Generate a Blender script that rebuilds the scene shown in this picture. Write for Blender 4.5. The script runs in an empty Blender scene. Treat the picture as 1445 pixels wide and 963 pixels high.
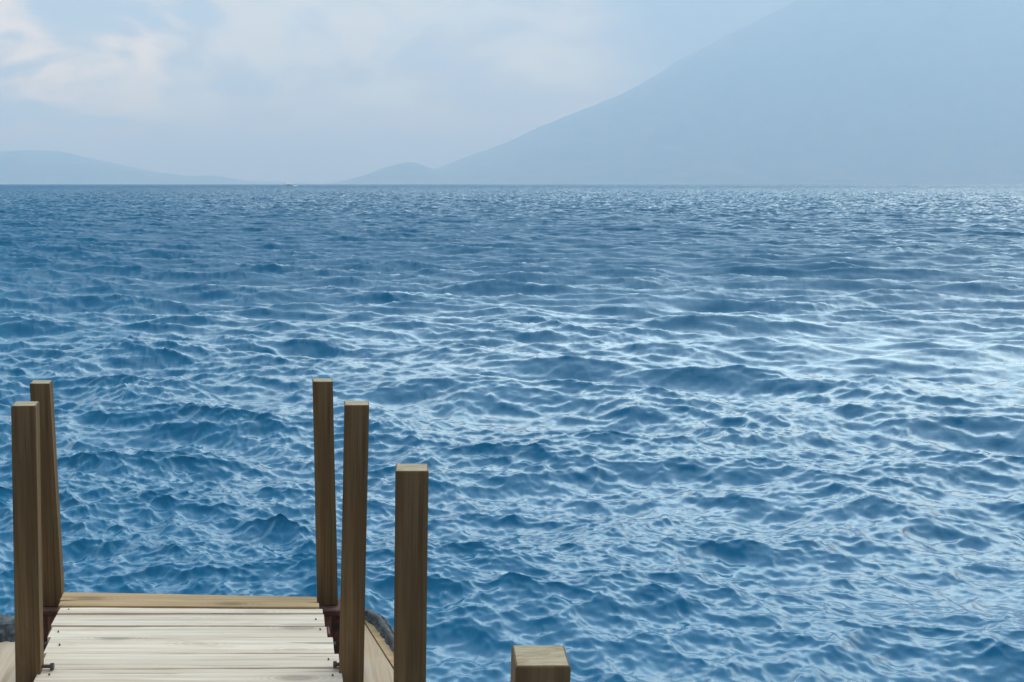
import bpy, bmesh, math, random
import numpy as np
from mathutils import Vector, noise as mnoise

random.seed(4)
rng = np.random.default_rng(11)
scene = bpy.context.scene
col = scene.collection

# ------------------------------------------------------------------ settings
SUN_AZ = math.radians(42)       # to the right of straight ahead
SUN_EL = math.radians(45)
CAM_H = 2.6                     # eye above the lake
DECK_Z = 1.0

# ------------------------------------------------------------------ helpers
def link(name, me, mats=(), parent=None, smooth=False):
    o = bpy.data.objects.new(name, me)
    col.objects.link(o)
    for m in mats:
        me.materials.append(m)
    if parent:
        o.parent = parent
    if smooth:
        me.polygons.foreach_set('use_smooth', [True] * len(me.polygons))
    return o

def from_bm(name, bm, mats=(), parent=None, smooth=False):
    bm.normal_update()
    me = bpy.data.meshes.new(name)
    bm.to_mesh(me)
    bm.free()
    return link(name, me, mats, parent, smooth)

def tag(o, label=None, cat=None, group=None, kind=None):
    if label: o['label'] = label
    if cat: o['category'] = cat
    if group: o['group'] = group
    if kind: o['kind'] = kind
    return o

def add_box(bm, lo, hi, bevel=0.0, seg=1, mat=0, mtx=None):
    x0, y0, z0 = lo; x1, y1, z1 = hi
    vs = [bm.verts.new(p) for p in ((x0,y0,z0),(x1,y0,z0),(x1,y1,z0),(x0,y1,z0),
                                    (x0,y0,z1),(x1,y0,z1),(x1,y1,z1),(x0,y1,z1))]
    if mtx is not None:
        for v in vs: v.co = mtx @ v.co
    fs = [bm.faces.new([vs[i] for i in f]) for f in
          ((3,2,1,0),(4,5,6,7),(0,1,5,4),(1,2,6,5),(2,3,7,6),(3,0,4,7))]
    for f in fs: f.material_index = mat
    if bevel:
        es = list({e for f in fs for e in f.edges})
        r = bmesh.ops.bevel(bm, geom=es, offset=bevel, segments=seg, affect='EDGES', profile=.5)
        for f in r['faces']: f.material_index = mat
    return vs

def add_cyl(bm, p0, p1, r, n=10, mat=0):
    p0 = Vector(p0); p1 = Vector(p1); d = (p1 - p0).normalized()
    a = d.orthogonal().normalized(); b = d.cross(a)
    r0 = [bm.verts.new(p0 + (a*math.cos(t) + b*math.sin(t))*r) for t in [2*math.pi*i/n for i in range(n)]]
    r1 = [bm.verts.new(v.co + (p1 - p0)) for v in r0]
    for i in range(n):
        j = (i+1) % n
        bm.faces.new((r0[i], r0[j], r1[j], r1[i])).material_index = mat
    bm.faces.new(r0[::-1]).material_index = mat
    bm.faces.new(r1).material_index = mat

class NT:
    def __init__(self, nt):
        self.nt = nt
        nt.nodes.clear()
    def __call__(self, t, ins=None, **props):
        n = self.nt.nodes.new(t)
        for k, v in props.items(): setattr(n, k, v)
        for k, v in (ins or {}).items():
            s = n.inputs[k]
            if isinstance(v, bpy.types.NodeSocket): self.nt.links.new(v, s)
            elif isinstance(v, bpy.types.Node): self.nt.links.new(v.outputs[0], s)
            else: s.default_value = v
        return n
    def math(self, op, a, b=0.0, c=0.0, clamp=False):
        n = self('ShaderNodeMath', {0: a, 1: b, 2: c}, operation=op)
        n.use_clamp = clamp
        return n.outputs[0]
    def vmath(self, op, a, b=(0,0,0), scale=None):
        n = self('ShaderNodeVectorMath', {0: a, 1: b}, operation=op)
        if scale is not None:
            s = n.inputs['Scale']
            if isinstance(scale, bpy.types.NodeSocket): self.nt.links.new(scale, s)
            else: s.default_value = scale
        return n.outputs['Value'] if op in ('DOT_PRODUCT','LENGTH') else n.outputs[0]
    def mix(self, f, a, b, blend='MIX'):
        n = self('ShaderNodeMix', data_type='RGBA', blend_type=blend)
        for i, v in ((0, f), (6, a), (7, b)):
            if isinstance(v, bpy.types.NodeSocket): self.nt.links.new(v, n.inputs[i])
            else: n.inputs[i].default_value = v if i == 0 else tuple(v) + ((1,) if len(v) == 3 else ())
        return n.outputs[2]
    def smooth(self, v, a, b, lo=0.0, hi=1.0):
        n = self('ShaderNodeMapRange', {'Value': v, 'From Min': a, 'From Max': b, 'To Min': lo, 'To Max': hi},
                 interpolation_type='SMOOTHSTEP')
        return n.outputs[0]
    def noise(self, vec, scale, detail=4, rough=.55, dist=0.0):
        return self('ShaderNodeTexNoise', {'Vector': vec, 'Scale': scale, 'Detail': detail,
                                           'Roughness': rough, 'Distortion': dist})
    def scaled(self, vec, s, loc=(0,0,0)):
        return self('ShaderNodeMapping', {'Vector': vec, 'Scale': s, 'Location': loc}).outputs[0]

def new_mat(name):
    m = bpy.data.materials.new(name); m.use_nodes = True
    return m, NT(m.node_tree)

def finish(N, bsdf):
    o = N('ShaderNodeOutputMaterial')
    N.nt.links.new(bsdf.outputs[0], o.inputs['Surface'])

# ------------------------------------------------------------------ materials
def wood(name, dark, light, axis, grain=1.0, rough=.75, var=.25, knots=True, stain=None, bump=.25, cracks=.5):
    """planed timber, grain running along `axis` (0 x, 1 y, 2 z)"""
    m, N = new_mat(name)
    tc = N('ShaderNodeTexCoord').outputs['Object']
    isl = N('ShaderNodeNewGeometry').outputs['Random Per Island']
    off = N('ShaderNodeCombineXYZ', {0: N.math('MULTIPLY', isl, 37.0), 1: N.math('MULTIPLY', isl, 71.0), 2: N.math('MULTIPLY', isl, 53.0)})
    p = N.vmath('ADD', tc, off.outputs[0])
    def st(a, b):
        s = [b, b, b]; s[axis] = a
        return N.scaled(p, s)
    # slow warp so that the grain swims round knots
    warp = N.noise(st(1.2, 6), 1.0, 2)
    pw = N.vmath('ADD', p, N.vmath('SCALE', N.vmath('SUBTRACT', warp.outputs['Color'], (.5,.5,.5)), scale=.018))
    def stw(a, b):
        s = [b, b, b]; s[axis] = a
        return N.scaled(pw, s)
    g1 = N.noise(stw(.9, 42*grain), 1.0, 3, .6).outputs[0]
    g2 = N.noise(stw(3.5, 190*grain), 1.0, 3, .65).outputs[0]
    lg = N.noise(st(1.1, 3.5), 1.0, 3, .55).outputs[0]
    f = N.math('ADD', N.math('MULTIPLY', g1, .75), N.math('MULTIPLY', g2, .5))
    f = N.smooth(f, .40, .86)
    c = N.mix(f, dark, light)
    c = N.mix(1.0, c, N.mix(N.smooth(lg, .3, .7), (1-var,)*3, (1+var*.35,)*3), 'MULTIPLY')
    c = N.mix(1.0, c, N.mix(isl, (1-var*.5, 1-var*.6, 1-var*.75), (1.0, 1.0, 1.0)), 'MULTIPLY')
    if knots:
        v = N('ShaderNodeTexVoronoi', {'Vector': st(2.3, 6.5), 'Scale': 1.0, 'Randomness': 1.0}).outputs['Distance']
        wv = N.math('ADD', v, N.math('MULTIPLY', N.math('SUBTRACT', warp.outputs[0], .5), .08))
        k = N.smooth(wv, .10, .20, 1.0, 0.0)
        ring = N.math('MULTIPLY', N.smooth(wv, .15, .42, 1.0, 0.0), N.math('MULTIPLY_ADD', N.math('SINE', N.math('MULTIPLY', wv, 120.0)), .25, .25))
        c = N.mix(N.math('MULTIPLY', k, .55), c, tuple(x*.4 for x in dark))
        c = N.mix(N.math('MULTIPLY', ring, .6), c, tuple(x*.6 for x in dark))
    if stain:
        s = N.smooth(N.noise(st(2.0, 7.0), 1.3, 5, .6).outputs[0], .56, .74)
        c = N.mix(N.math('MULTIPLY', s, .55), c, stain)
    cr = N.noise(stw(1.3, 75*grain), 1.0, 2, .5).outputs[0]
    crk = N.smooth(cr, .30, .35, 1.0, 0.0)
    c = N.mix(N.math('MULTIPLY', crk, cracks), c, tuple(x*.35 for x in dark))
    h = N.math('SUBTRACT', N.math('MULTIPLY', f, .5), crk)
    bp = N('ShaderNodeBump', {'Strength': bump, 'Distance': .003, 'Height': h})
    b = N('ShaderNodeBsdfPrincipled', {'Base Color': c, 'Roughness': rough, 'Normal': bp.outputs[0], 'Specular IOR Level': .15})
    finish(N, b)
    return m

def endgrain(name, dark, light):
    m, N = new_mat(name)
    tc = N('ShaderNodeTexCoord').outputs['Object']
    w = N.noise(tc, 14, 4)
    p = N.vmath('ADD', tc, N.vmath('SCALE', w.outputs['Color'], scale=.03))
    n = N.noise(N.scaled(p, (30, 150, 20)), 1.0, 4, .6).outputs[0]
    blot = N.noise(tc, 38, 5, .6).outputs[0]
    c = N.mix(N.smooth(n, .3, .7), dark, light)
    c = N.mix(N.math('MULTIPLY', N.smooth(blot, .5, .66), .55), c, (.46, .34, .22))
    bp = N('ShaderNodeBump', {'Strength': .3, 'Distance': .003, 'Height': n})
    finish(N, N('ShaderNodeBsdfPrincipled', {'Base Color': c, 'Roughness': .85, 'Normal': bp.outputs[0]}))
    return m

def rust(name, a, b, c3):
    m, N = new_mat(name)
    tc = N('ShaderNodeTexCoord').outputs['Object']
    n = N.noise(tc, 26, 6, .65).outputs[0]
    n2 = N.noise(tc, 9, 5, .6).outputs[0]
    c = N.mix(N.smooth(n, .35, .65), a, b)
    c = N.mix(N.smooth(n2, .55, .66), c, c3)
    bp = N('ShaderNodeBump', {'Strength': .5, 'Distance': .004, 'Height': n})
    finish(N, N('ShaderNodeBsdfPrincipled', {'Base Color': c, 'Roughness': .8, 'Normal': bp.outputs[0]}))
    return m

M = {}
M['post'] = wood('weathered_post_timber', (.172,.097,.046), (.325,.203,.102), 2, var=.3, stain=(.12,.105,.05), cracks=.6)
M['post_end'] = endgrain('post_end_grain', (.30,.205,.115), (.50,.38,.235))
M['board'] = wood('sun_bleached_board', (.72,.53,.39), (.945,.78,.63), 0, var=.10, knots=True, stain=(.60,.42,.26), bump=.3, cracks=.75)
M['end_board'] = wood('fresh_pine_board', (.46,.27,.13), (.66,.455,.265), 0, var=.18, knots=True, stain=(.62,.38,.18), bump=.2, cracks=.3)
M['landing'] = wood('plywood_landing', (.50,.335,.215), (.70,.525,.385), 1, grain=.5, var=.12, knots=False, stain=(.48,.40,.34), cracks=.2)
M['rust'] = rust('rusty_painted_steel', (.07,.028,.020), (.14,.055,.038), (.045,.033,.028))
M['rust_light'] = rust('flaking_red_steel', (.17,.07,.05), (.27,.13,.10), (.10,.05,.04))
M['green'] = rust('pale_green_paint', (.22,.24,.16), (.33,.34,.24), (.16,.13,.08))

m, N = new_mat('grey_bolt_steel')
tc = N('ShaderNodeTexCoord').outputs['Object']
n = N.noise(tc, 60, 4).outputs[0]
finish(N, N('ShaderNodeBsdfPrincipled', {'Base Color': N.mix(n, (.05,.05,.05), (.16,.14,.12)), 'Metallic': .6, 'Roughness': .5}))
M['bolt'] = m

m, N = new_mat('old_tyre_rubber')
tc = N('ShaderNodeTexCoord').outputs['Object']
n = N.noise(tc, 22, 6, .65).outputs[0]
n2 = N.noise(tc, 120, 3).outputs[0]
c = N.mix(N.smooth(n, .4, .7), (.022,.026,.028), (.11,.12,.125))
bp = N('ShaderNodeBump', {'Strength': .4, 'Distance': .003, 'Height': n2})
finish(N, N('ShaderNodeBsdfPrincipled', {'Base Color': c, 'Roughness': .65, 'Normal': bp.outputs[0]}))
M['tyre'] = m

m, N = new_mat('forested_slope')
tc = N('ShaderNodeTexCoord').outputs['Object']
n = N.noise(tc, .004, 8, .65).outputs[0]
finish(N, N('ShaderNodeBsdfPrincipled', {'Base Color': N.mix(N.smooth(n, .35, .65), (.08,.10,.065), (.15,.15,.10)), 'Roughness': .95, 'Specular IOR Level': .1}))
M['slope'] = m

def plain(name, c, rough=.4):
    m, N = new_mat(name)
    tc = N('ShaderNodeTexCoord').outputs['Object']
    n = N.noise(tc, 3.0, 4).outputs[0]
    finish(N, N('ShaderNodeBsdfPrincipled', {'Base Color': N.mix(n, tuple(x*.85 for x in c), c), 'Roughness': rough}))
    return m
M['hull'] = plain('white_boat_paint', (.88,.87,.83))
M['boat_dark'] = plain('dark_boat_trim', (.05,.06,.08))
M['foam'] = plain('white_water_foam', (.85,.88,.9), .9)

# water ----------------------------------------------------------------
m, N = new_mat('lake_water')
pos = N('ShaderNodeTexCoord').outputs['Object']
rad = N.vmath('LENGTH', pos)
flat = N.vmath('MULTIPLY', pos, (1, 1, 0))
geo = N('ShaderNodeNewGeometry').outputs['Normal']
def wob(scale, stretch, amp, detail=2):
    n = N.noise(N.scaled(flat, (scale*stretch, scale, scale)), 1.0, detail, .55).outputs['Color']
    v = N.vmath('MULTIPLY', N.vmath('SUBTRACT', n, (.5,.5,.5)), (1, 1, 0))
    return N.vmath('SCALE', v, scale=amp)
FINE, MID, FAR, LEE = .16, 1.5, .6, .38
fine = wob(22.0, .7, FINE, 3)
mid = wob(3.2, .6, N.smooth(rad, 30, 160, 0.0, MID), 3)
far = wob(.8, .5, N.smooth(rad, 300, 1200, 0.0, FAR), 3)
# wind sea: lee faces, turned to the shore, are steeper than the backs; seen whole only near by
lee = N.vmath('SCALE', (.03, -1, 0), scale=N.math('ADD', N.smooth(rad, 2, 38, 0.0, LEE), N.smooth(rad, 150, 1200, 0.0, .15)))
nrm = N.vmath('NORMALIZE', N.vmath('ADD', N.vmath('ADD', N.vmath('ADD', geo, fine), lee), N.vmath('ADD', mid, far)))
foam = N('ShaderNodeAttribute', attribute_name='foam').outputs['Fac']
fn = N.noise(pos, 22, 5, .7).outputs[0]
ff = N.math('MULTIPLY', N.smooth(foam, .25, .8), N.smooth(fn, .42, .62))
base = N.mix(ff, (.006,.150,.285), (.75,.80,.83))
WATER = N('ShaderNodeBsdfPrincipled', {'Base Color': base, 'Roughness': N.math('MULTIPLY_ADD', ff, .6, .10), 'IOR': 1.36, 'Normal': nrm})
finish(N, WATER)
M['water'] = m

# ------------------------------------------------------------------ water surface
def cascade(L, lam_max, lam_min, hs_slope, n=512, wind=-100.0, spread=4, kp=None):
    """one periodic patch of wind waves: height and choppy offsets"""
    k1 = 2*math.pi*np.fft.fftfreq(n, L/n)
    kx, ky = np.meshgrid(k1, k1, indexing='ij')
    k = np.hypot(kx, ky); k[0, 0] = 1e-6
    a = np.arctan2(ky, kx) - math.radians(wind)
    S = k**-4.0
    if kp: S = S*np.exp(-1.25*(kp/k)**2)*(1 + 1.6*np.exp(-((k-kp)/(.35*kp))**2))
    D = .02 + np.abs(np.cos(a/2))**(2*spread)
    band = 1/(1+np.exp(-(k-2*math.pi/lam_max)/(.12*2*math.pi/lam_max))) * 1/(1+np.exp((k-2*math.pi/lam_min)/(.12*2*math.pi/lam_min)))
    amp = np.sqrt(S*D*band)
    amp[0, 0] = 0
    H = amp*(rng.standard_normal((n, n)) + 1j*rng.standard_normal((n, n)))
    def inv(F): return np.real(np.fft.ifft2(F))
    gx, gy = inv(1j*kx*H), inv(1j*ky*H)
    s = hs_slope/math.sqrt((gx**2).mean() + (gy**2).mean())
    H *= s
    h = inv(H)
    dx, dy = inv(1j*kx/k*H), inv(1j*ky/k*H)
    jxx, jyy, jxy = inv(-kx*kx/k*H), inv(-ky*ky/k*H), inv(-kx*ky/k*H)
    return L, np.stack([h, dx, dy, jxx, jyy, jxy], -1).astype(np.float32)

def sample(c, x, y, rot):
    L, A = c
    ca, sa = math.cos(rot), math.sin(rot)
    n = A.shape[0]
    u = ((ca*x + sa*y)/L*n) % n; v = ((-sa*x + ca*y)/L*n) % n
    i = np.floor(u).astype(np.int32); j = np.floor(v).astype(np.int32)
    fu = (u-i).astype(np.float32)[:, None]; fv = (v-j).astype(np.float32)[:, None]
    i %= n; j %= n; i1 = (i+1) % n; j1 = (j+1) % n
    r = (A[i, j]*(1-fu) + A[i1, j]*fu)*(1-fv) + (A[i, j1]*(1-fu) + A[i1, j1]*fu)*fv
    dx = ca*r[:, 1] - sa*r[:, 2]; dy = sa*r[:, 1] + ca*r[:, 2]
    return r[:, 0], dx, dy, r

def build_water():
    # distance rows, finest near the pier, out to the far shore
    rs = [1.2]
    while rs[-1] < 26000:
        r = rs[-1]
        if r < 150: d = min(max(r*r/(CAM_H*1138)*.75, .016), .24)
        elif r < 2000: d = .24 + (r-150)*.0011
        else: d = (r-2000)*.04 + 2.3
        rs.append(r+d)
    R = np.array(rs)
    az = np.concatenate([np.radians(np.linspace(-180, -27, 30)[:-1]),
                         np.radians(np.linspace(-27, 47, 1150)),
                         np.radians(np.linspace(47, 180, 27)[1:])])
    nr, na = len(R), len(az)
    print('water grid', nr, na, nr*na)
    RR, AA = np.meshgrid(R, az, indexing='ij')
    x = (RR*np.sin(AA)).ravel(); y = (RR*np.cos(AA)).ravel(); r = RR.ravel()
    # four bands of waves, from the swell of a few metres to hand-wide ripples
    c1 = cascade(61.0, 11.0, .62, .19, wind=-104, spread=7, kp=2*math.pi/3.2)
    c2 = cascade(14.3, .62, .27, .165, wind=-97, spread=5)
    c3 = cascade(6.7, .27, .11, .18, wind=-93, spread=4)
    c4 = cascade(2.9, .11, .04, .20, wind=-88, spread=3)
    # gusts: patches of rougher and smoother water
    gust = 1 + .34*np.sin(x*.21+y*.09+1.0)*np.sin(y*.13-x*.05) + .26*np.sin(x*.55-y*.31+2)*np.sin(y*.47+x*.2+.5)
    h = np.zeros_like(x); ox = np.zeros_like(x); oy = np.zeros_like(x); J = np.zeros((len(x), 3), np.float32)
    for c, rot, fade, chop in ((c1, .12, (300, 2500), 1.1), (c2, -.35, (150, 500), .92), (c3, .4, (70, 200), .85), (c4, -.15, (22, 70), .6)):
        a = np.clip((fade[1]-r)/(fade[1]-fade[0]), 0, 1)*(gust if c is not c1 else 1)
        sel = a > 0
        hh, dx, dy, raw = sample(c, x[sel], y[sel], rot)
        h[sel] += hh*a[sel]; ox[sel] += chop*dx*a[sel]; oy[sel] += chop*dy*a[sel]
        J[sel] += raw[:, 3:]*(chop*a[sel])[:, None]
    # jacobian of the choppy shift: small where a crest folds and breaks
    jac = (1+J[:, 0])*(1+J[:, 1]) - J[:, 2]**2
    foam = np.clip((-.12-jac)/.3, 0, 1)*np.clip((h-.05)/.08, 0, 1)
    co = np.stack([x+ox, y+oy, h], -1).astype(np.float32)
    idx = np.arange(nr*na).reshape(nr, na)
    nx = np.roll(idx, -1, axis=1)
    q = np.stack([idx[:-1], idx[1:], nx[1:], nx[:-1]], -1).reshape(-1, 4)
    hub = len(co)
    co = np.vstack([co, [[0, 0, 0]]]).astype(np.float32)
    foam = np.append(foam, 0)
    tri = np.stack([np.full(na, hub), idx[0], nx[0]], -1)
    me = bpy.data.meshes.new('water')
    nq, nt = len(q), len(tri)
    me.vertices.add(len(co)); me.vertices.foreach_set('co', co.ravel())
    me.loops.add(nq*4+nt*3)
    me.loops.foreach_set('vertex_index', np.concatenate([q.ravel(), tri.ravel()]).astype(np.int32))
    me.polygons.add(nq+nt)
    me.polygons.foreach_set('loop_start', np.concatenate([np.arange(nq)*4, nq*4+np.arange(nt)*3]).astype(np.int32))
    me.polygons.foreach_set('use_smooth', np.ones(nq+nt, bool))
    me.update(calc_edges=True)
    at = me.attributes.new('foam', 'FLOAT', 'POINT')
    at.data.foreach_set('value', foam.astype(np.float32))
    # facing up
    if me.polygons[0].normal.z < 0: me.flip_normals()
    o = link('water', me, [M['water']])
    tag(o, 'choppy blue lake water reaching to the horizon', 'water', kind='structure')
    return o
build_water()

# ------------------------------------------------------------------ mountains
def terrain(name, x0, x1, y0, y1, nx, ny, fn, label, cat='mountain'):
    xs = np.linspace(x0, x1, nx); ys = np.linspace(y0, y1, ny)
    vs, fs = [], []
    for y in ys:
        for x in xs:
            vs.append((x*2, y*2, fn(x, y)*2))
    for j in range(ny-1):
        for i in range(nx-1):
            a = j*nx+i
            fs.append((a, a+1, a+nx+1, a+nx))
    me = bpy.data.meshes.new(name)
    me.from_pydata(vs, [], fs)
    o = link(name, me, [M['slope']], smooth=True)
    return tag(o, label, cat, kind='structure')

def lerp(x, pts):
    if x <= pts[0][0]: return pts[0][1]
    for (a, b), (c, d) in zip(pts, pts[1:]):
        if x <= c: return b + (d-b)*(x-a)/(c-a)
    return pts[-1][1]

def fbm(x, y, s, o=5):
    return mnoise.fractal(Vector((x/s, y/s, 3.7)), 1.0, 2.1, o)

# volcano: centre 5.5 km right, 9.3 km off, its flank a gentle concave curve
flank = [(0, 1560), (900, 1540), (1200, 1505), (1450, 1420), (2100, 1090), (2400, 960), (2980, 640), (3500, 425), (3900, 255),
         (4250, 130), (4500, 60), (4900, -20), (9000, -60)]
def volcano(x, y):
    r = math.hypot(x-5480, (y-9200)*2.1 if y < 9200 else (y-9200)*4.2)
    a = math.atan2(y-9200, x-5480)
    h = lerp(r, flank)
    rav = abs(math.sin(a*11 + fbm(x, y, 900, 3)*1.6))
    return h + (fbm(x, y, 700)*30 - rav*36)*min(1, max(0, h)/500)*(1 if h > 0 else 0) + (fbm(x, y, 120, 4)*14 if h > 20 else 0)
terrain('volcano', -400, 11500, 6800, 10300, 330, 120, volcano, 'huge hazy blue volcano flank rising into cloud')

def foothill(x, y):
    r = math.hypot((x-930)/430, (y-8700)/420)
    return 195*math.exp(-1.15*(r*r+.02)**.72)*(1+.12*fbm(x, y, 220)) - 22
terrain('hill', -300, 2300, 7700, 9700, 110, 60, foothill, 'low hazy foothill at the left foot of the volcano', 'hill')

far_pts = [(-9000, 640), (-5200, 560), (-4600, 575), (-3500, 610), (-3080, 605), (-2700, 500), (-2250, 370), (-1750, 225), (-1100, 125), (-500, 70), (200, 40), (900, -30)]
def far_range(x, y):
    e = math.exp(-((y-9860)/200)**2)
    return (lerp(x, [(a*.62, b*.46) for a, b in far_pts])*(1+.05*fbm(x, y, 500)) + 20)*e - 20
terrain('mountain_range', -7000, 1500, 9300, 10300, 200, 44, far_range, 'faintest flat topped range beyond the lake at left', 'mountain')

near_pts = [(-7000, 330), (-2800, 262), (-2100, 255), (-1500, 190), (-1050, 118), (-760, 80), (-560, 84), (-420, 58), (-250, 20), (100, -30)]
def near_range(x, y):
    e = math.exp(-((y-9100)/300)**2)
    return (.8*lerp(x, near_pts)*(1+.08*fbm(x, y, 300)) + 15)*e - 15
terrain('hills', -6500, 400, 8300, 9900, 170, 46, near_range, 'lower pale blue ridge sloping to the water at left', 'hill')

# ------------------------------------------------------------------ pier
pier = bpy.data.objects.new('wooden_pier', None)
col.objects.link(pier)
pier.location = (-.34, 3.6, 0)
bpy.context.view_layer.update()
tag(pier, 'narrow pale plank pier with brown square posts and tyre bumpers over the lake', 'pier')
PO = Vector(pier.location)
def part(name, bm, mats, parent=pier, smooth=False, at=None):
    """parts are built in world metres, then set on the pier"""
    org = Vector(at) if at is not None else PO
    for v in bm.verts: v.co -= org
    o = from_bm(name, bm, mats, parent, smooth)
    p = PO if parent is pier else parent['_org']
    o.location = org - Vector(p)
    o['_org'] = tuple(org)
    return o

DECK_T = .034
def deck_x(y):      # left and right ends of the boards at a distance
    t = (y-3.5)/(4.28-3.5)
    return -.806 - .060*t, .202 - .074*t

def board(bm, ya0, ya1, yb0, yb1, z=DECK_Z, jit=.006, wob=.0022, seed=0, seg=44, split=0.0, e=.0016):
    """one plank: far edge ya (left, right), near edge yb (left, right)"""
    ra = random.Random(seed)
    lx, rx = deck_x((ya0+yb0)/2)
    lx += ra.uniform(-jit, jit); rx += ra.uniform(-jit, jit)
    rows = []
    tilt = ra.uniform(-.0022, .0022) if e > .001 else 0
    for i in range(seg+1):
        t = i/seg
        x = lx + (rx-lx)*t
        yf = ya0 + (ya1-ya0)*t + wob*mnoise.noise(Vector((x*5, seed*3.1, 0))) + wob*.6*mnoise.noise(Vector((x*17, seed*3.1, 2)))
        yn = yb0 + (yb1-yb0)*t + wob*mnoise.noise(Vector((x*5, seed*7.7, 5))) + wob*.6*mnoise.noise(Vector((x*17, seed*3.1, 7)))
        if split:       # the far edge pulls back where the plank end has split
            op = max(0, 1 - (x-lx)/.075) + max(0, 1 - (rx-x)/.055)
            yf -= split*op
        zz = z + .0016*mnoise.noise(Vector((x*2.2, seed*1.3, 9)))
        rows.append([(x, yn, zz-DECK_T), (x, yn, zz-e-tilt), (x, yn+e, zz-tilt), (x, yf-e, zz+tilt), (x, yf, zz-e+tilt), (x, yf, zz-DECK_T)])
    vs = [[bm.verts.new(p) for p in r] for r in rows]
    for a, b in zip(vs, vs[1:]):
        for k in range(6):
            bm.faces.new((a[k], b[k], b[(k+1) % 6], a[(k+1) % 6]))
    bm.faces.new(vs[0]); bm.faces.new(vs[-1][::-1])

# plank edges from the lake end towards the viewer (left, right)
edges = [(4.163, 4.147), (4.093, 4.096), (3.986, 3.980), (3.878, 3.876), (3.742, 3.745), (3.606, 3.625), (3.495, 3.505)]
y = 3.375
while y > -.55:
    edges.append((y + random.uniform(-.004, .004), y + random.uniform(-.004, .004)))
    y -= random.choice((.10, .108, .13, .135))
gaps = {0: (.003, .001), 2: (.013, .003), 4: (.002, .010), 5: (.003, .013)}
bm = bmesh.new()
for i, (a, b) in enumerate(zip(edges, edges[1:])):
    g = gaps.get(i, (.0012, .0012)); 
    board(bm, a[0]-g[0], a[1]-g[1], b[0], b[1], seed=i+2, z=DECK_Z + random.uniform(-.002, .002))
bmesh.ops.recalc_face_normals(bm, faces=bm.faces)
deck = part('deck', bm, [M['board']])
deck['label'] = 'sun bleached pale deck planks laid crosswise'

bm = bmesh.new()
board(bm, 4.312, 4.258, 4.2250, 4.2020, seed=71, z=DECK_Z+.006, jit=0, wob=0, e=.0003)
board(bm, 4.2249, 4.2019, edges[0][0]+.004, edges[0][1]+.004, seed=71, z=DECK_Z+.006, jit=0, wob=0, split=.011, e=.0003)
bmesh.ops.recalc_face_normals(bm, faces=bm.faces)
eb = part('end_board', bm, [M['end_board']])
eb['label'] = 'honey brown plank across the lake end of the deck'

# nail heads
def nail(x, y):
    bm = bmesh.new()
    add_cyl(bm, (x, y, DECK_Z-.004), (x, y, DECK_Z+.0042), .0032, 9)
    part('nail', bm, [M['bolt']], deck, at=(x, y, DECK_Z))
for i, (a, b) in enumerate(list(zip(edges, edges[1:]))[:7]):
    ym = (a[0]+b[0])/2
    l, r = deck_x(ym)
    if i % 3 != 1: nail(l + .035 + random.uniform(-.01, .012), ym + random.uniform(-.015, .015))
    if i % 3 != 0: nail(r - .035 + random.uniform(-.012, .01), ym + random.uniform(-.015, .015))

# posts: top corners, lower corners (x of left and right side), front-face distance
def post(top, low, yf, z_low, label=None, depth=.078, twist=0.0, topdrop=0.0, skew=0.0):
    (tx0, tx1, tz), (bx0, bx1, bz) = top, low
    def at(z):
        t = (tz-z)/(tz-bz)
        return tx0 + (bx0-tx0)*t, tx1 + (bx1-tx1)*t
    bm = bmesh.new()
    n = 26
    rings = []
    for i in range(n+1):
        z = z_low + (tz-z_low)*i/n
        x0, x1 = at(max(z, z_low))
        w = .0012
        s = random.uniform
        j = [mnoise.noise(Vector((z*3, q*9.3, yf*5)))*w for q in range(8)]
        last = topdrop if i == n else 0
        rings.append([(x0+j[0], yf+j[1]-twist, z), (x1+j[2], yf+j[3]+twist, z), (x1+j[4]+twist+skew, yf+depth+j[5]+twist, z-last), (x0+j[6]+twist+skew, yf+depth+j[7]-twist, z-last)])
    vs = [[bm.verts.new(p) for p in r] for r in rings]
    side = []
    for a, b in zip(vs, vs[1:]):
        for k in range(4):
            bm.faces.new((a[k], a[(k+1) % 4], b[(k+1) % 4], b[k]))
    cap = bm.faces.new(vs[-1]); cap.material_index = 1
    bm.faces.new(vs[0][::-1])
    es = [e for e in bm.edges if (abs(e.verts[0].co.z-e.verts[1].co.z) > 1e-3 ) or (e in cap.edges)]
    es = [e for e in bm.edges if e in cap.edges or (len(e.link_faces) == 2 and e.calc_face_angle(0) > 1.0)]
    bmesh.ops.bevel(bm, geom=es, offset=.0032, segments=2, affect='EDGES', profile=.5)
    c = ((tx0+tx1)/2, yf+depth/2, tz)
    o = part('post', bm, [M['post'], M['post_end']], at=c)
    if label: o['label'] = label
    return o
post((-.989, -.911, 1.83), (-.966, -.886, .925), 4.37, .925, 'tall brown post at the far left corner of the deck', skew=-.004)
post((-.867, -.790, 1.90), (-.883, -.801, .973), 3.563, -1.0, 'brown post at the left edge nearer the viewer', twist=.002, skew=-.007)
post((.115, .193, 1.835), (.137, .219, .925), 4.385, .925, 'tallest looking brown post at the far right corner of the deck')
post((.195, .274, 1.90), (.183, .265, .968), 3.575, -1.0, 'brown post beside the right deck edge, second from the lake end', skew=.004)
post((.276, .357, 1.90), (.278, .360, 1.353), 2.732, -1.0, 'brown post on the right standing clear of the deck, third from the lake end', skew=.008)
post((.340, .421, 1.90), (.340, .421, 1.0), 1.587, -1.0, 'post nearest the viewer showing only its sawn top', depth=.079, skew=.010)

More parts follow.
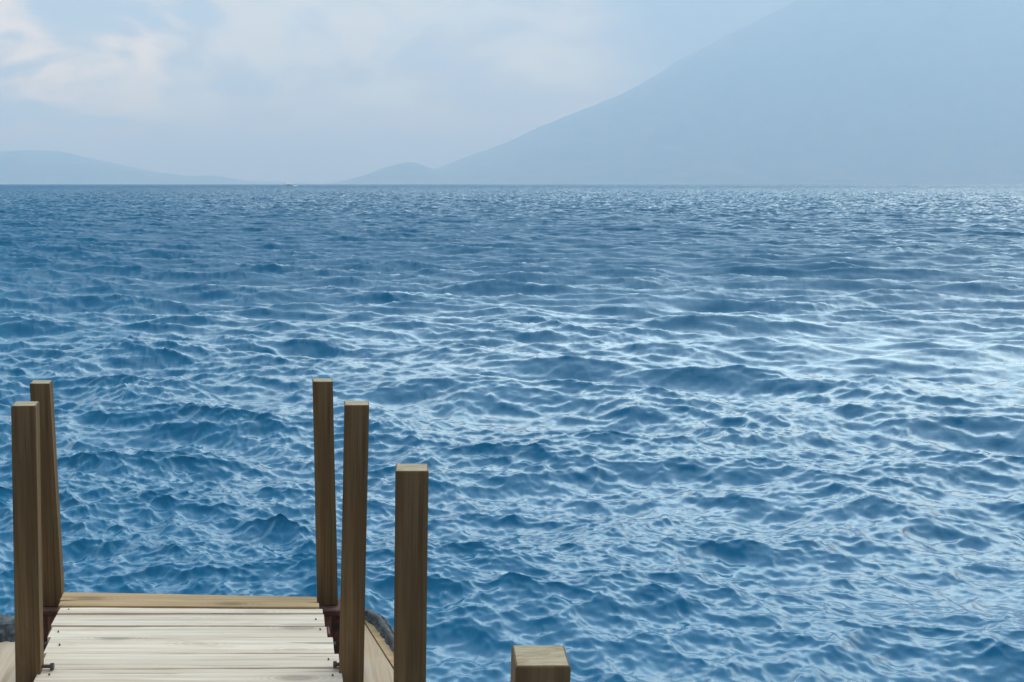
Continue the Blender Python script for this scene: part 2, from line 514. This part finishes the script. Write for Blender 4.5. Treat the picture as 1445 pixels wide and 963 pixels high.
# steel under the deck: end beam the far posts stand on, side rails, plates, bolts
bm = bmesh.new()
add_box(bm, (-1.0, 4.33, .90), (.275, 4.465, .922), .003)
add_box(bm, (-1.0, 4.36, .74), (.275, 4.375, .898), .002)
add_box(bm, (-1.0, 4.33, .715), (.275, 4.465, .738), .003)
beam = part('end_beam', bm, [M['rust']])
for x in (-.915, .165):
    bm = bmesh.new()
    add_box(bm, (x-.026, 4.348, .745), (x+.026, 4.357, .893), .002)
    pl = part('plate', bm, [M['rust_light']], beam, at=(x, 4.35, .82))
    for z in (.785, .85):
        bm = bmesh.new()
        add_cyl(bm, (x, 4.346, z), (x, 4.330, z), .010, 6)
        part('bolt', bm, [M['bolt']], beam, at=(x, 4.34, z))
for sgn in (0, 1):
    bm = bmesh.new()
    pts = []
    for y in (4.30, -.5):
        l, r = deck_x(y)
        pts.append(((l-.012) if sgn == 0 else (r+.012), y))
    s = -1 if sgn == 0 else 1
    (xa, ya), (xb, yb) = pts
    def rail(z0, z1, o0, o1):
        vs = []
        for (x, y) in pts:
            for (ox, z) in ((o0, z0), (o1, z0), (o1, z1), (o0, z1)):
                vs.append(bm.verts.new((x + s*ox, y, z)))
        for k in range(4):
            bm.faces.new((vs[k], vs[(k+1) % 4], vs[4+(k+1) % 4], vs[4+k]))
        bm.faces.new(vs[:4][::-1]); bm.faces.new(vs[4:])
    rail(.80, .94, -.008, 0.0)
    rail(.775, .798, -.008, .034)
    bmesh.ops.recalc_face_normals(bm, faces=bm.faces)
    part('side_rail', bm, [M['rust']])
    bm = bmesh.new()
    rail(.700, .772, .004, .046)
    bmesh.ops.recalc_face_normals(bm, faces=bm.faces)
    part('ledger', bm, [M['green']])['label'] = 'pale green painted timber under the rail'
    # fixing tabs with a bolt where each post meets the rail
    for y in (4.05, 3.64):
        l, r = deck_x(y)
        x = (l if sgn == 0 else r) + s*.014
        bm = bmesh.new()
        add_box(bm, (min(x, x+s*.008), y-.035, .80), (max(x, x+s*.008), y+.035, .955), .002)
        tb = part('tab', bm, [M['rust_light']], at=(x, y, .88))
        bm = bmesh.new()
        add_cyl(bm, (x+s*.008, y, .90), (x+s*.032, y, .90), .009, 6)
        add_cyl(bm, (x+s*.008, y, .90), (x+s*.012, y, .90), .016, 14)
        part('bolt', bm, [M['bolt']], tb, at=(x, y, .90))
# long hex bolts that tie the near posts to the deck edge
for (x0, x1, y) in ((-.835, -.775, 3.60), (.235, .178, 3.615)):
    bm = bmesh.new()
    add_cyl(bm, (x0, y, DECK_Z+.012), (x1, y, DECK_Z+.012), .0065, 8)
    d = .012 if x1 > x0 else -.012
    add_cyl(bm, (x1, y, DECK_Z+.012), (x1+d, y, DECK_Z+.012), .012, 6)
    part('bolt', bm, [M['bolt']])
# cross bearers and their piles, under the planks
for y in (3.2, 1.7, .2):
    l, r = deck_x(y)
    bm = bmesh.new()
    add_box(bm, (l-.05, y-.04, .80), (r+.05, y+.04, .9655), .004)
    part('bearer', bm, [M['post']])

# ------------------------------------------------------------------ lower landing
LZ = .65
land = bpy.data.objects.new('boat_landing', None); col.objects.link(land)
land.location = (-.4, 4.2, LZ)
tag(land, 'lower tan plank landing under the pier end, edged with black tyre rubber', 'landing')
land['_org'] = (-.4, 4.2, LZ)
def lpart(name, bm, mats, at, smooth=False, parent=None):
    return part(name, bm, mats, parent or land, smooth, at=at)
def land_right(y): return .395 + (4.95-y)*.17
bm = bmesh.new()
ye, yn = 4.93, 3.1
xs = [-1.75, -1.40, -1.05, -.70, -.35, 0.0]
for i in range(len(xs)):
    x0 = xs[i]
    if i < len(xs)-1:
        q = [(x0+.002, yn), (xs[i+1]-.002, yn), (xs[i+1]-.002, ye), (x0+.002, ye)]
    else:
        q = [(x0+.002, yn), (land_right(yn)-.045, yn), (land_right(ye)-.045, ye), (x0+.002, ye)]
    lo = [bm.verts.new((a, b, LZ-.03)) for a, b in q]; hi = [bm.verts.new((a, b, LZ)) for a, b in q]
    for k in range(4): bm.faces.new((lo[k], lo[(k+1) % 4], hi[(k+1) % 4], hi[k]))
    bm.faces.new(hi); bm.faces.new(lo[::-1])
lpart('planking', bm, [M['landing']], (-.4, 4.2, LZ))
bm = bmesh.new()
q = [(land_right(yn)-.039, yn), (land_right(yn), yn), (land_right(ye), ye), (land_right(ye)-.039, ye)]
lo = [bm.verts.new((a, b, LZ-.14)) for a, b in q]; hi = [bm.verts.new((a, b, LZ+.003)) for a, b in q]
for k in range(4): bm.faces.new((lo[k], lo[(k+1) % 4], hi[(k+1) % 4], hi[k]))
bm.faces.new(hi); bm.faces.new(lo[::-1])
lpart('edge_board', bm, [M['end_board']], (.45, 4.2, LZ))
for x, y in ((-1.6, 4.7), (-1.6, 3.3), (.30, 4.72), (.47, 3.3)):
    bm = bmesh.new(); add_cyl(bm, (x, y, -1.0), (x, y, LZ-.032), .055, 14)
    lpart('pile', bm, [M['post']], (x, y, 0))

def tyre_strip(path, width, lift, label):
    """a cut tyre tread nailed over an edge: arched section, ribs and tread grooves"""
    bm = bmesh.new()
    P = [Vector(p) for p in path]
    # resample
    pts = []
    for a, b in zip(P, P[1:]):
        n = max(2, int((b-a).length/.012))
        pts += [a.lerp(b, i/n) for i in range(n)]
    pts.append(P[-1])
    rows = []
    ns = 15
    for i, p in enumerate(pts):
        a = pts[max(0, i-4)]; b = pts[min(len(pts)-1, i+4)]
        d = (b-a); d.z = 0; d.normalize()
        out = Vector((d.y, -d.x, 0))
        row = []
        for k in range(ns):
            u = k/(ns-1)*2-1
            z = lift*(1-abs(u)**2.6) - max(0, u)**2*.07
            g = 0
            if abs(abs(u)-.38) < .09: g = -.008
            if (i % 6) in (0, 1) and abs(u) > .30: g = -.012
            z += g + .004*mnoise.noise(Vector((i*.25, u*2, lift*50)))
            row.append(bm.verts.new(p + out*(u*width/2) + Vector((0, 0, z))))
        rows.append(row)
    und = [[bm.verts.new(v.co - Vector((0, 0, .012))) for v in r] for r in rows]
    for (r0, r1, u0, u1) in zip(rows, rows[1:], und, und[1:]):
        for k in range(ns-1):
            bm.faces.new((r0[k], r0[k+1], r1[k+1], r1[k]))
            bm.faces.new((u0[k], u1[k], u1[k+1], u0[k+1]))
        bm.faces.new((r0[0], r1[0], u1[0], u0[0])); bm.faces.new((r0[-1], u0[-1], u1[-1], r1[-1]))
    for r, u, f in ((rows[0], und[0], 1), (rows[-1], und[-1], 0)):
        for k in range(ns-1):
            bm.faces.new((r[k], u[k], u[k+1], r[k+1]) if f else (r[k], r[k+1], u[k+1], u[k]))
    bmesh.ops.recalc_face_normals(bm, faces=bm.faces)
    o = lpart('tyre_tread', bm, [M['tyre']], path[0])
    o['label'] = label
    return o
tyre_strip([(.25, 4.935, LZ+.012), (.385, 4.93, LZ+.018), (.425, 4.86, LZ+.014), (.455, 4.70, LZ+.008), (.485, 4.52, LZ+.004)], .085, .026, 'black tyre tread nailed round the right corner')
tyre_strip([(-1.72, 4.74, LZ+.006), (-1.4, 4.76, LZ+.01), (-1.05, 4.79, LZ+.012)], .30, .05, 'grey worn tyre tread on the left of the landing edge')

# ------------------------------------------------------------------ boat far out
boat = bpy.data.objects.new('motor_boat', None); col.objects.link(boat)
boat.location = (6, 1500, -.05)
boat.scale = (1.15, 1.15, 1.25)
boat.rotation_euler = (0, 0, math.radians(178))
tag(boat, 'tiny white motor boat far out below the horizon', 'boat')
def bpart(name, bm, mats, smooth=False):
    return from_bm(name, bm, mats, boat, smooth)
bm = bmesh.new()
st = [(-4.2, 1.0, .0), (-2, 1.15, 0), (0, 1.2, .02), (2, 1.0, .12), (3.6, .5, .35), (4.5, .03, .55)]
rows = []
for x, w, k in st:
    top = 1.0 + k
    rows.append([bm.verts.new(p) for p in ((x, -w, top), (x, -w*.75, .25+k*.5), (x, 0, -.1+k*.6), (x, w*.75, .25+k*.5), (x, w, top))])
for a, b in zip(rows, rows[1:]):
    for k in range(4): bm.faces.new((a[k], a[k+1], b[k+1], b[k]))
    bm.faces.new((a[4], a[0], b[0], b[4]))
bm.faces.new(rows[0][::-1])
bmesh.ops.recalc_face_normals(bm, faces=bm.faces)
bpart('hull', bm, [M['hull']])
bm = bmesh.new(); add_box(bm, (-3.4, -1.25, -.05), (2.2, 1.25, .05), .03, mtx=__import__('mathutils').Matrix.Translation((0, 0, 2.75)) @ __import__('mathutils').Matrix.Rotation(math.radians(-32), 4, 'X'))
bpart('canopy', bm, [M['hull']])
for x in (-3.2, -.4, 2.0):
    for yy in (-.95, .95):
        bm = bmesh.new(); add_cyl(bm, (x, yy, 1.0), (x, yy, 2.36), .05, 8)
        bpart('canopy_pole', bm, [M['hull']])
bm = bmesh.new(); add_box(bm, (1.2, -.9, 1.05), (1.3, .9, 2.0), .02)
bpart('windscreen', bm, [M['boat_dark']])
bm = bmesh.new(); add_box(bm, (-4.75, -.3, .3), (-4.22, .3, 1.5), .08)
bpart('outboard_motor', bm, [M['boat_dark']])
bm = bmesh.new(); add_box(bm, (-2.6, -.85, .9), (1.1, .85, 2.1), .08)
cabin = bpart('cabin', bm, [M['hull']])
for yy in (-.862, .862):
    bm = bmesh.new(); add_box(bm, (-2.2, yy-.01, 1.55), (.7, yy+.01, 1.9), .005)
    from_bm('window', bm, [M['boat_dark']], cabin)
# foam behind it
bm = bmesh.new()
rows = []
for i in range(26):
    t = i/25
    x = 11.5 + t*7.5
    w = (.6 + 1.8*t)*(1 + .3*mnoise.noise(Vector((t*9, 0, 0))))
    z = .25 + .7*math.sin(math.pi*t)**1.5*(1 + .5*mnoise.noise(Vector((t*14, 3, 0))))
    rows.append([bm.verts.new((x, 1500 + u*w, z*(1-u*u*.9) - .05)) for u in (-1, -.5, 0, .5, 1)])
for a, b in zip(rows, rows[1:]):
    for k in range(4): bm.faces.new((a[k], a[k+1], b[k+1], b[k]))
wake = from_bm('boat_wake', bm, [M['foam']], None, True)
tag(wake, 'white foam wake trailing the tiny boat', 'wake', kind='stuff')

# ------------------------------------------------------------------ haze
bm = bmesh.new()
add_box(bm, (-19000, -900, -200), (25000, 20800, 3350))
hz = from_bm('haze', bm)
m, N = new_mat('lake_haze')
HAZE_D = 1.4e-4
pv = N('ShaderNodeVolumePrincipled', {'Color': (.41,.53,.76,1), 'Density': HAZE_D, 'Absorption Color': (1,1,1,1), 'Anisotropy': .1})
o = N('ShaderNodeOutputMaterial'); N.nt.links.new(pv.outputs[0], o.inputs['Volume'])
hz.data.materials.append(m)
tag(hz, 'thin blue haze lying over the whole lake', 'haze', kind='stuff')

# ------------------------------------------------------------------ sky and sun
w = bpy.data.worlds.new('World'); scene.world = w; w.use_nodes = True
N = NT(w.node_tree)
d = N('ShaderNodeTexCoord').outputs['Generated']
sep = N('ShaderNodeSeparateXYZ', {0: d})
z = sep.outputs[2]
sky = N('ShaderNodeTexSky', sky_type='NISHITA', sun_disc=False, sun_elevation=SUN_EL, sun_rotation=SUN_AZ, dust_density=2.5)
bg1 = N('ShaderNodeBackground', {'Color': sky.outputs[0], 'Strength': .10})
# cloud deck: soft billows, warmer where the light comes through
p = N.scaled(d, (1, 1, 2.4))
wp = N.noise(p, 3.0, 3).outputs['Color']
pw = N.vmath('ADD', p, N.vmath('SCALE', N.vmath('SUBTRACT', wp, (.5,.5,.5)), scale=.25))
big = N.noise(pw, 4.5, 8, .52).outputs[0]
puff = N.noise(pw, 15.0, 9, .55).outputs[0]
f = N.math('ADD', N.math('MULTIPLY', big, .65), N.math('MULTIPLY', puff, .35))
lit = N.smooth(f, .42, .58)
c = N.mix(lit, (.50,.44,.30), (1.15,.98,.50))
# bright cumulus low on the left
gd = Vector((math.sin(math.radians(-11.5)), math.cos(math.radians(-11.5)), math.sin(math.radians(5.8)))).normalized()
near = N.smooth(N.vmath('DOT_PRODUCT', d, tuple(gd)), .988, .9995)
edge = N.smooth(puff, .43, .62)
c = N.mix(N.math('MULTIPLY', N.math('MULTIPLY', near, edge), .85), c, (1.9,1.42,.62))
# blue-grey cloud sitting on the volcano
cd = Vector((math.sin(math.radians(23)), math.cos(math.radians(23)), math.sin(math.radians(9.5)))).normalized()
cap = N.smooth(N.math('ADD', N.vmath('DOT_PRODUCT', d, tuple(cd)), N.math('MULTIPLY', N.math('SUBTRACT', big, .5), .016)), .984, .9988)
c = N.mix(N.math('MULTIPLY', cap, .95), c, N.mix(lit, (.05,.09,.16), (.16,.16,.19)))
# murk close to the horizon
c = N.mix(N.smooth(z, .015, .12), (.40,.335,.26), c)
# the veil brightens overhead and towards the hidden sun
sd = (math.sin(SUN_AZ)*math.cos(SUN_EL), math.cos(SUN_AZ)*math.cos(SUN_EL), math.sin(SUN_EL))
gl = (math.sin(math.radians(47))*math.cos(math.radians(21)), math.cos(math.radians(47))*math.cos(math.radians(21)), math.sin(math.radians(21)))
toward = N.smooth(N.vmath('DOT_PRODUCT', d, gl), .55, 1.0)
up = N.smooth(z, .15, .38)
front = N.smooth(sep.outputs[1], -.25, .45)
zen = N.smooth(z, .42, .78, 1.0, .22)
amp = N.math('MULTIPLY_ADD', N.math('MULTIPLY', up, zen), N.math('MULTIPLY_ADD', front, 1.15, N.math('MULTIPLY_ADD', toward, 2.0, -.12)), .35)
c = N.mix(up, c, N.mix(lit, (.50,.80,1.10), (.72,.95,1.16)))
c = N.mix(N.smooth(z, -.02, -.002, 1.0, 0.0), c, (.03,.14,.28))      # below the horizon: lake
bg2 = N('ShaderNodeBackground', {'Color': c, 'Strength': amp})
cover = N.smooth(f, .30, .50, .82, .98)
mx = N('ShaderNodeMixShader', {0: cover, 1: bg1.outputs[0], 2: bg2.outputs[0]})
o = N('ShaderNodeOutputWorld'); N.nt.links.new(mx.outputs[0], o.inputs['Surface'])

sl = bpy.data.lights.new('sun', 'SUN')
sl.energy = .5; sl.angle = math.radians(80); sl.color = (1.0, .97, .93)
so = bpy.data.objects.new('sun', sl); col.objects.link(so)
so.rotation_euler = (-Vector(sd)).to_track_quat('-Z', 'Y').to_euler()
so.location = (20, 20, 40)

# ------------------------------------------------------------------ camera
cam = bpy.data.cameras.new('camera')
cam.sensor_width = 36.0
cam.lens = 1606/1445*36
cam.shift_x = (722.5-400)/1445
cam.clip_start = .05; cam.clip_end = 60000
co = bpy.data.objects.new('camera', cam); col.objects.link(co)
co.location = (0, 0, CAM_H)
co.rotation_euler = (math.radians(90-7.853), 0, 0)
scene.camera = co

for o in bpy.data.objects:
    if '_org' in o: del o['_org']

scene.view_settings.view_transform = 'Standard'
scene.view_settings.look = 'None'
scene.view_settings.exposure = .93
scene.view_settings.gamma = 1
scene.view_settings.use_curve_mapping = False
scene.cycles.use_denoising = True
scene.cycles.denoiser = 'OPENIMAGEDENOISE'
scene.cycles.max_bounces = 8
scene.cycles.volume_bounces = 2
scene.cycles.sample_clamp_indirect = 10
